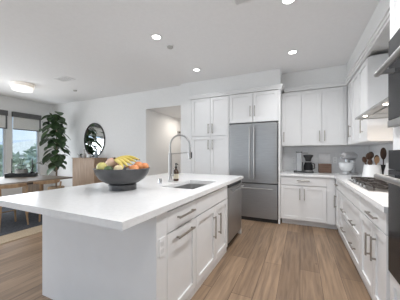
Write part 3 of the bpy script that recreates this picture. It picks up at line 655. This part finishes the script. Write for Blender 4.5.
# chairs
def make_chair(label):
    t_ = thing('dining_chair', label, 'chair', (0, 0, 0), 'oak dining chairs')
    obj('seat', MB().lathe([(.0, .425), (.20, .425), (.235, .435), (.235, .45), (.21, .458), (0, .452)], (0, 0, 0), 28, sx=.98, sy=1.0), 'oak', t_, True)
    for sx_, sy_ in ((-1, -1), (-1, 1), (1, -1), (1, 1)):
        x, y = .17*sx_, .17*sy_; pts_ = [(x*1.22, y*1.2, 0), (x, y, .43)]
        if sx_ > 0: pts_.append((x*1.2, y*1.12, .70)); rr = [.013, .02, .014]
        else: rr = [.013, .02]
        obj('leg', MB().tube(pts_, rr, 10), 'oak', t_, True)
    bk = MB(); n = 16; inner = []; 
    for i in range(n+1):
        a = -1.15+2.3*i/n; tp_ = .034*(1-.5*abs(a/1.15)**2); r = .245
        inner.append((r*math.cos(a)-.02, r*math.sin(a)*1.05, tp_))
    vs = []
    for (x, y, h) in inner:
        q = Vector((x, y, 0)); nrm = Vector((x+.02, y, 0)).normalized()*.011
        vs.append([bk.bm.verts.new(q+nrm+Vector((0, 0, .715+h))), bk.bm.verts.new(q-nrm+Vector((0, 0, .715+h))), bk.bm.verts.new(q-nrm+Vector((0, 0, .715-h))), bk.bm.verts.new(q+nrm+Vector((0, 0, .715-h)))])
    for A, B in zip(vs, vs[1:]):
        for k in range(4): bk.bm.faces.new((A[k], A[(k+1) % 4], B[(k+1) % 4], B[k]))
    bk.bm.faces.new(vs[0]); bk.bm.faces.new(vs[-1][::-1])
    obj('backrest', bk, 'oak', t_, True)
    obj('stretcher', MB().tube([(-.18, -.18, .22), (-.18, .18, .22)], .009, 8), 'oak', t_, True)
    return t_
c1 = make_chair('oak dining chair with curved back nearest the left edge of the photo'); c1.location = (-4.58, 1.96, .0135)
dup(c1, (-4.58, 2.55, .0135), 'oak dining chair with curved back, farther along the table towards the sideboard')
# tray, planter, candles
ty_ = thing('serving_tray', 'long black tray on the dining table holding plant and candles', 'tray', (-5.75, 2.72, .75))
tm = MB(); FTt = Matrix.Translation((-5.75, 2.72, .75)) @ Matrix.Rotation(.95, 4, 'Z')
tm.box(-.27, .27, -.14, .14, 0, .012, FTt); tm.box(-.27, .27, -.14, -.125, .012, .085, FTt); tm.box(-.27, .27, .125, .14, .012, .085, FTt); tm.box(-.27, -.255, -.125, .125, .012, .085, FTt); tm.box(.255, .27, -.125, .125, .012, .085, FTt)
obj('tray_body', tm, 'black', ty_)
hm = MB()
for q in (-1, 1): hm.tube([FTt @ Vector((q*.27, -.05, .05)), FTt @ Vector((q*.295, -.04, .055)), FTt @ Vector((q*.295, .04, .055)), FTt @ Vector((q*.27, .05, .05))], .006, 8)
obj('tray_handle', hm, 'black', ty_)
def leafmesh(mb, p, d, L, wd, droop=.15, cup=.12):
    d = Vector(d).normalized(); side = d.cross(Vector((0, 0, 1)))
    if side.length < .05: side = Vector((1, 0, 0))
    side.normalize(); up = side.cross(d).normalized(); rows = []
    for i in range(7):
        q = i/6; w_ = wd*(math.sin(PI*min(1, q*.93+.05))**.7)*(.55+.65*q if q < .7 else 1.0-(q-.7)*.5); c = Vector(p)+d*L*q - Vector((0, 0, 1))*droop*L*q*q
        rows.append([mb.bm.verts.new(c+side*w_*s+up*(cup*w_*abs(s)+.012*L*math.sin(q*18)*abs(s))) for s in (-1, -.5, 0, .5, 1)])
    for A, B in zip(rows, rows[1:]):
        for k in range(4): mb.bm.faces.new((A[k], A[k+1], B[k+1], B[k]))
pp = FTt @ Vector((-.01, 0, .0131))
pl = thing('potted_herb', 'small leafy plant in a grey bowl on the black tray', 'potted plant', tuple(pp))
obj('pot', MB().lathe([(.07, 0), (.11, .04), (.12, .15), (.113, .153), (.10, .12), (0, .12)], pp, 22), 'pot', pl, True)
random.seed(21)
lf = MB(); st = MB()
for k in range(26):
    a = random.uniform(0, 2*PI); h = random.uniform(.13, .24); r = random.uniform(.02, .12); p = pp+Vector((r*math.cos(a), r*math.sin(a), h)); leafmesh(lf, p, (math.cos(a), math.sin(a), random.uniform(-.1, .6)), random.uniform(.08, .12), random.uniform(.03, .045))
for (dr, dz) in ((.05, .42), (-.02, .36), (.09, .30)):
    tip = pp+rt*dr+Vector((0, 0, dz)); st.tube([pp+Vector((0, 0, .05)), pp+rt*dr*.4+Vector((0, 0, dz*.6)), tip], .004, 6)
    for k in range(6):
        a = random.uniform(0, 2*PI); p = pp.lerp(tip, .55+.08*k); leafmesh(lf, p, (math.cos(a), math.sin(a), .4), random.uniform(.07, .10), random.uniform(.026, .036))
obj('leaves', lf, 'leaf2', pl, True); obj('stems', st, 'leaf2', pl, True)
for (u, lab) in ((-.165, 'slim black taper candle at the left end of the tray'), (.20, 'slim black taper candle at the right end of the tray')):
    cp = FTt @ Vector((u, -.06, .0125)); t_ = thing('taper_candle', lab, 'candle', tuple(cp), 'black candles on the tray')
    obj('holder', MB().lathe([(.04, 0), (.04, .006), (.012, .012), (.012, .10), (.016, .12), (0, .12)], cp, 16), 'glassblack', t_, True)
    obj('candle', MB().lathe([(.011, .12), (.009, .40), (0, .402)], cp, 12), 'black', t_, True); obj('wick', MB().tube([cp+Vector((0, 0, .40)), cp+Vector((0, 0, .415))], .0015, 5), 'black', t_)
vp = FTt @ Vector((.165, .085, .0125))
vt = thing('bud_vase', 'small vase with one dark leafy branch on the tray', 'vase', tuple(vp))
obj('vase', MB().lathe([(.03, 0), (.04, .03), (.035, .08), (.012, .12), (.015, .15), (0, .15)], vp, 16), 'glassblack', vt, True)
e = vp+rt*.26+Vector((0, 0, .27)); bt = MB(); bt.tube([vp+Vector((0, 0, .14)), vp+rt*.04+Vector((0, 0, .25)), vp+rt*.13+Vector((0, 0, .30)), e], .005, 6); obj('branch', bt, 'trunk', vt)
lf = MB()
for k in range(9):
    q = k/8; p = (vp+rt*.04+Vector((0, 0, .25))).lerp(e, q)+Vector((0, 0, .03*math.sin(PI*q))); leafmesh(lf, p, rt*random.uniform(-.2, 1)+fw*random.uniform(-1, 1)+Vector((0, 0, random.uniform(-.5, .5))), .11, .034)
obj('leaves', lf, 'leaf', vt, True)

# sideboard and items
sd = thing('sideboard', 'oak sideboard cabinet below the oval mirror', 'sideboard', (-5.17, 4.0, 0))
obj('carcass', MB().box(-5.60, -4.74, 3.83, 4.20, .10, 1.14, bev=.004), 'oakside', sd)
obj('top_board', MB().box(-5.61, -4.73, 3.80, 4.20, 1.14, 1.165, bev=.003), 'oakside', sd)
for (a, b_) in ((-5.59, -5.172), (-5.168, -4.75)):
    d_ = obj('door', MB().box(a, b_, 3.81, 3.829, .12, 1.13, bev=.002), 'oakside', sd)
for x in (-5.55, -4.80):
    for y in (3.87, 4.15): obj('leg', MB().tube([(x, y, 0), (x, y, .10)], [.015, .022], 10), 'iron', sd, True)
zt = 1.165
def small(name, label, cat, prof, x, y, m, extra=None):
    t_ = thing(name, label, cat, (x, y, zt)); obj('body', MB().lathe(prof, (x, y, zt), 18), m, t_, True); return t_
v1 = small('pot_plant', 'small green potted plant at the left end of the sideboard', 'potted plant', [(.04, 0), (.05, .07), (.045, .07), (0, .06)], -5.50, 3.97, 'pot'); lf = MB()
for k in range(16): a = random.uniform(0, 2*PI); leafmesh(lf, (-5.50+.02*math.cos(a), 3.97+.02*math.sin(a), zt+.07), (math.cos(a), math.sin(a), random.uniform(.1, 1)), .08, .02)
obj('leaves', lf, 'leaf2', v1, True)
v2 = small('clear_decanter', 'grey glass decanter on the sideboard left of the mirror', 'decanter', [(.04, 0), (.05, .02), (.045, .09), (.015, .13), (.015, .19), (.022, .2), (0, .2)], -5.30, 3.95, 'pot'); obj('stopper', MB().ball((-5.30, 3.95, zt+.215), .02, .02, .02), 'chrome', v2, True)
v3 = small('dark_bottle', 'dark blue bottle on the sideboard below the right of the mirror', 'bottle', [(.035, 0), (.04, .01), (.04, .13), (.014, .18), (.014, .24), (0, .24)], -4.88, 3.98, 'rail'); obj('cork', MB().lathe([(.012, .24), (.013, .265), (0, .266)], (-4.88, 3.98, zt), 12), 'oak', v3, True)
v4 = small('ceramic_jar', 'pale ceramic jar on the sideboard in front of the mirror', 'jar', [(.04, 0), (.06, .03), (.055, .09), (.035, .10), (0, .1)], -5.10, 3.94, 'ceramic'); obj('lid', MB().lathe([(.037, .1), (.03, .12), (.01, .13), (0, .135)], (-5.10, 3.94, zt), 16), 'walnut', v4, True)
# mirror
mi = thing('wall_mirror', 'oval black framed mirror on the white wall over the sideboard', 'mirror', (-5.235, YD, 1.66))
FM = Matrix.Translation((-5.235, YD-.001, 1.66)) @ Matrix.Rotation(PI/2, 4, 'X')
obj('frame', MB().lathe([(.445, .0), (.463, .0), (.463, .03), (.445, .03), (.445, .018)], (0, 0, 0), 56, FM, sx=.88, sy=1.03, ring=True), 'black', mi, True)
obj('mirror_glass', MB().lathe([(.4445, .004), (.4445, .012), (0, .0125)], (0, 0, 0), 56, FM, sx=.88, sy=1.03), 'mirror', mi, True)
# fiddle leaf fig
px, py = -6.15, 3.72
fg = thing('fiddle_leaf_fig', 'tall fiddle leaf fig tree in the corner beside the window', 'potted plant', (px, py, 0))
obj('pot', MB().lathe([(.15, 0), (.17, .02), (.20, .34), (.19, .35), (.18, .32), (0, .31)], (px, py, .011), 28), 'basket', fg, True)
tk_ = [(px, py, .32), (px+.02, py, .8), (px+.05, py-.02, 1.3), (px+.02, py, 1.8), (px-.02, py, 2.25)]
obj('trunk', MB().tube(tk_, [.022, .02, .017, .013, .008], 9), 'trunk', fg, True)
lf = MB(); random.seed(5)
for k in range(82):
    q = ((k+random.random())/82)**.8; z = .86+1.53*q
    wdt = (.05+.40*q) if q < .75 else .35-.75*(q-.75)
    a = k*2.399+random.uniform(-.3, .3); cx_ = px+.05*math.sin(q*6)
    r0 = random.uniform(.02, wdt*.6)
    p = (cx_+r0*math.cos(a)*1.2, py+r0*math.sin(a)*.8, z+random.uniform(-.03, .08))
    leafmesh(lf, p, (math.cos(a), math.sin(a), random.uniform(-1.0, .25)), random.uniform(.20, .30), random.uniform(.085, .13), .3, .2)
for (dx, dz, zz) in ((-.55, .12, 1.94), (.55, .05, 1.97), (-.5, -.2, 1.70), (.5, -.3, 1.68), (-.15, .8, 2.20), (.2, .6, 2.14), (-.4, .35, 2.05), (.3, -.5, 1.25), (-.35, -.4, 1.30)):
    leafmesh(lf, (px+dx*.45, py-.06, zz), (dx, -.12, dz), .32, .115, .3, .2)
obj('leaves', lf, 'leaf', fg, True)
# roller shades
for k, (a, b_, z0, z1) in enumerate(wins[1:]):
    t_ = thing('roller_shade', ['grey boxed roller shade on the leftmost window', 'grey boxed roller shade on the window beside the fig tree'][k], 'blind', (XL, (a+b_)/2, 2.42), 'roller shades')
    obj('head_box', MB().box(XL+.002, XL+.075, a-.01+.012*(1-k), b_+.0, 2.29, 2.425), 'shadebox', t_)
    obj('fabric', MB().box(XL+.028, XL+.032, a+.012, b_-.035, 1.965, 2.29), 'shade', t_)
    obj('hem_bar', MB().box(XL+.022, XL+.038, a+.012, b_-.035, 1.94, 1.965), 'shadebox', t_)
    obj('side_channel', MB().box(XL+.003, XL+.045, b_-.033, b_-.002, 1.94, 2.29), 'shadebox', t_)
# flush ceiling lamp
LX, LY = -5.60, 2.66
lp = thing('ceiling_lamp', 'round two tier glowing drum lamp on the dining ceiling', 'lamp', (LX, LY, CZ))
obj('upper_drum', MB().lathe([(.215, 0), (.215, -.065), (.0, -.065)], (LX, LY, CZ-.001), 40), 'flushring', lp, True)
obj('diffuser', MB().lathe([(.185, -.066), (.185, -.125), (.175, -.135), (0, -.137)], (LX, LY, CZ-.001), 40), 'flush', lp, True)
l = bpy.data.lights.new('dining_lamp', 'POINT'); l.energy = 2; l.color = (1, .93, .82); l.shadow_soft_size = .2; lo = bpy.data.objects.new('dining_lamp', l); COL.objects.link(lo); lo.location = (LX, LY, 2.35)
# downlights
for (x, y, lab, pw) in ((-1.72, 2.327, 'recessed ceiling downlight above the island sink', 16), (-1.72, 3.546, 'recessed ceiling downlight before the pantry cabinet', 15), (-.103, 3.546, 'recessed ceiling downlight above the aisle before the back counter', 36), (-.103, 2.327, 'recessed ceiling downlight cut by the top edge of the photo', 90), (-1.72, 1.10, 'added unseen downlight over the near end of the island', 10), (-.103, 1.10, 'added unseen downlight over the near end of the aisle', 75), (-3.2, .3, 'added unseen downlight over the living side of the island', 40), (-.103, -.5, 'added unseen downlight farthest behind the camera', 25)):  # last four are out of view, added to raise the room brightness
    t_ = thing('downlight', lab, 'ceiling light', (x, y, CZ), 'recessed kitchen downlights')
    obj('trim_ring', MB().lathe([(.055, -.001), (.078, -.001), (.078, -.006), (.055, -.008)], (x, y, CZ), 28, ring=True), 'plate', t_, True)
    obj('lens', MB().lathe([(.056, -.001), (.056, -.004), (0, -.005)], (x, y, CZ), 28), 'led', t_, True)
    l = bpy.data.lights.new('downlight_beam', 'SPOT'); l.energy = pw; l.spot_size = 2.6; l.spot_blend = .8; l.shadow_soft_size = .06; l.color = (.98, .985, 1); lo = bpy.data.objects.new('downlight_beam', l); COL.objects.link(lo); lo.location = (x, y, CZ-.03)
def vent(label, x0, x1, y0, y1, along):
    t_ = thing('ceiling_vent', label, 'vent', ((x0+x1)/2, (y0+y1)/2, CZ)); f_ = MB(); e_ = .025; za, zb = CZ-.010, CZ-.001
    f_.box(x0, x1, y0, y0+e_, za, zb); f_.box(x0, x1, y1-e_, y1, za, zb); f_.box(x0, x0+e_, y0+e_, y1-e_, za, zb); f_.box(x1-e_, x1, y0+e_, y1-e_, za, zb); obj('frame', f_, 'plate', t_)
    s_ = MB(); n = 7
    for k in range(n):
        if along == 'x': yy = y0+e_+(y1-y0-2*e_)*(k+.5)/n; s_.box(x0+e_, x1-e_, yy-.006, yy+.004, za+.001, zb-.003)
        else: xx = x0+e_+(x1-x0-2*e_)*(k+.5)/n; s_.box(xx-.006, xx+.004, y0+e_, y1-e_, za+.001, zb-.003)
    obj('louvres', s_, 'plate', t_); obj('backing', MB().box(x0+e_, x1-e_, y0+e_, y1-e_, zb-.002, zb), 'pot', t_)
vent('white slotted air vent in the ceiling at the top edge of the photo', -.62, -.32, 2.02, 2.19, 'x')
vent('white slotted air vent in the dining ceiling near the drum lamp', -4.58, -4.22, 2.72, 2.94, 'x')
for (x, y, lab) in ((-1.69, 2.61, 'small round white detector on the ceiling beside a downlight'), (-4.94, 3.43, 'small round white detector on the dining ceiling')):
    t_ = thing('smoke_detector', lab, 'detector', (x, y, CZ)); obj('base_ring', MB().lathe([(.05, -.001), (.05, -.01), (0, -.01)], (x, y, CZ), 24), 'plate', t_, True); obj('cover', MB().lathe([(.042, -.0102), (.04, -.028), (.02, -.034), (0, -.034)], (x, y, CZ), 24), 'pot', t_, True)
# wall control and hall sensor
wcn = thing('wall_control', 'small dark round control on the white wall behind the fruit bowl', 'wall control', (-3.715, YD, 1.14)); FW_ = Matrix.Translation((-3.715, YD-.001, 1.14)) @ Matrix.Rotation(PI/2, 4, 'X')
obj('plate', MB().box(-.036, .036, -.058, .058, 0, .005, FW_, bev=.002), 'plate', wcn); obj('dial', MB().lathe([(.032, .005), (.03, .02), (0, .021)], (0, 0, 0), 20, FW_), 'black', wcn, True)
hs = thing('wall_sensor', 'small grey box high on the hallway wall', 'sensor', (-3.43, 5.8, 1.95)); obj('case', MB().box(-3.429, -3.40, 5.70, 5.86, 1.90, 1.98, bev=.004), 'pot', hs); obj('lens', MB().box(-3.40, -3.396, 5.74, 5.82, 1.92, 1.95), 'black', hs)
l = bpy.data.lights.new('hall_fill', 'AREA'); l.size = .3; l.energy = 8; l.color = (1, .92, .83); lo = bpy.data.objects.new('hall_fill', l); COL.objects.link(lo); lo.location = (-2.9, 5.4, 2.34)  # added area fill without a fixture, brightens the hallway
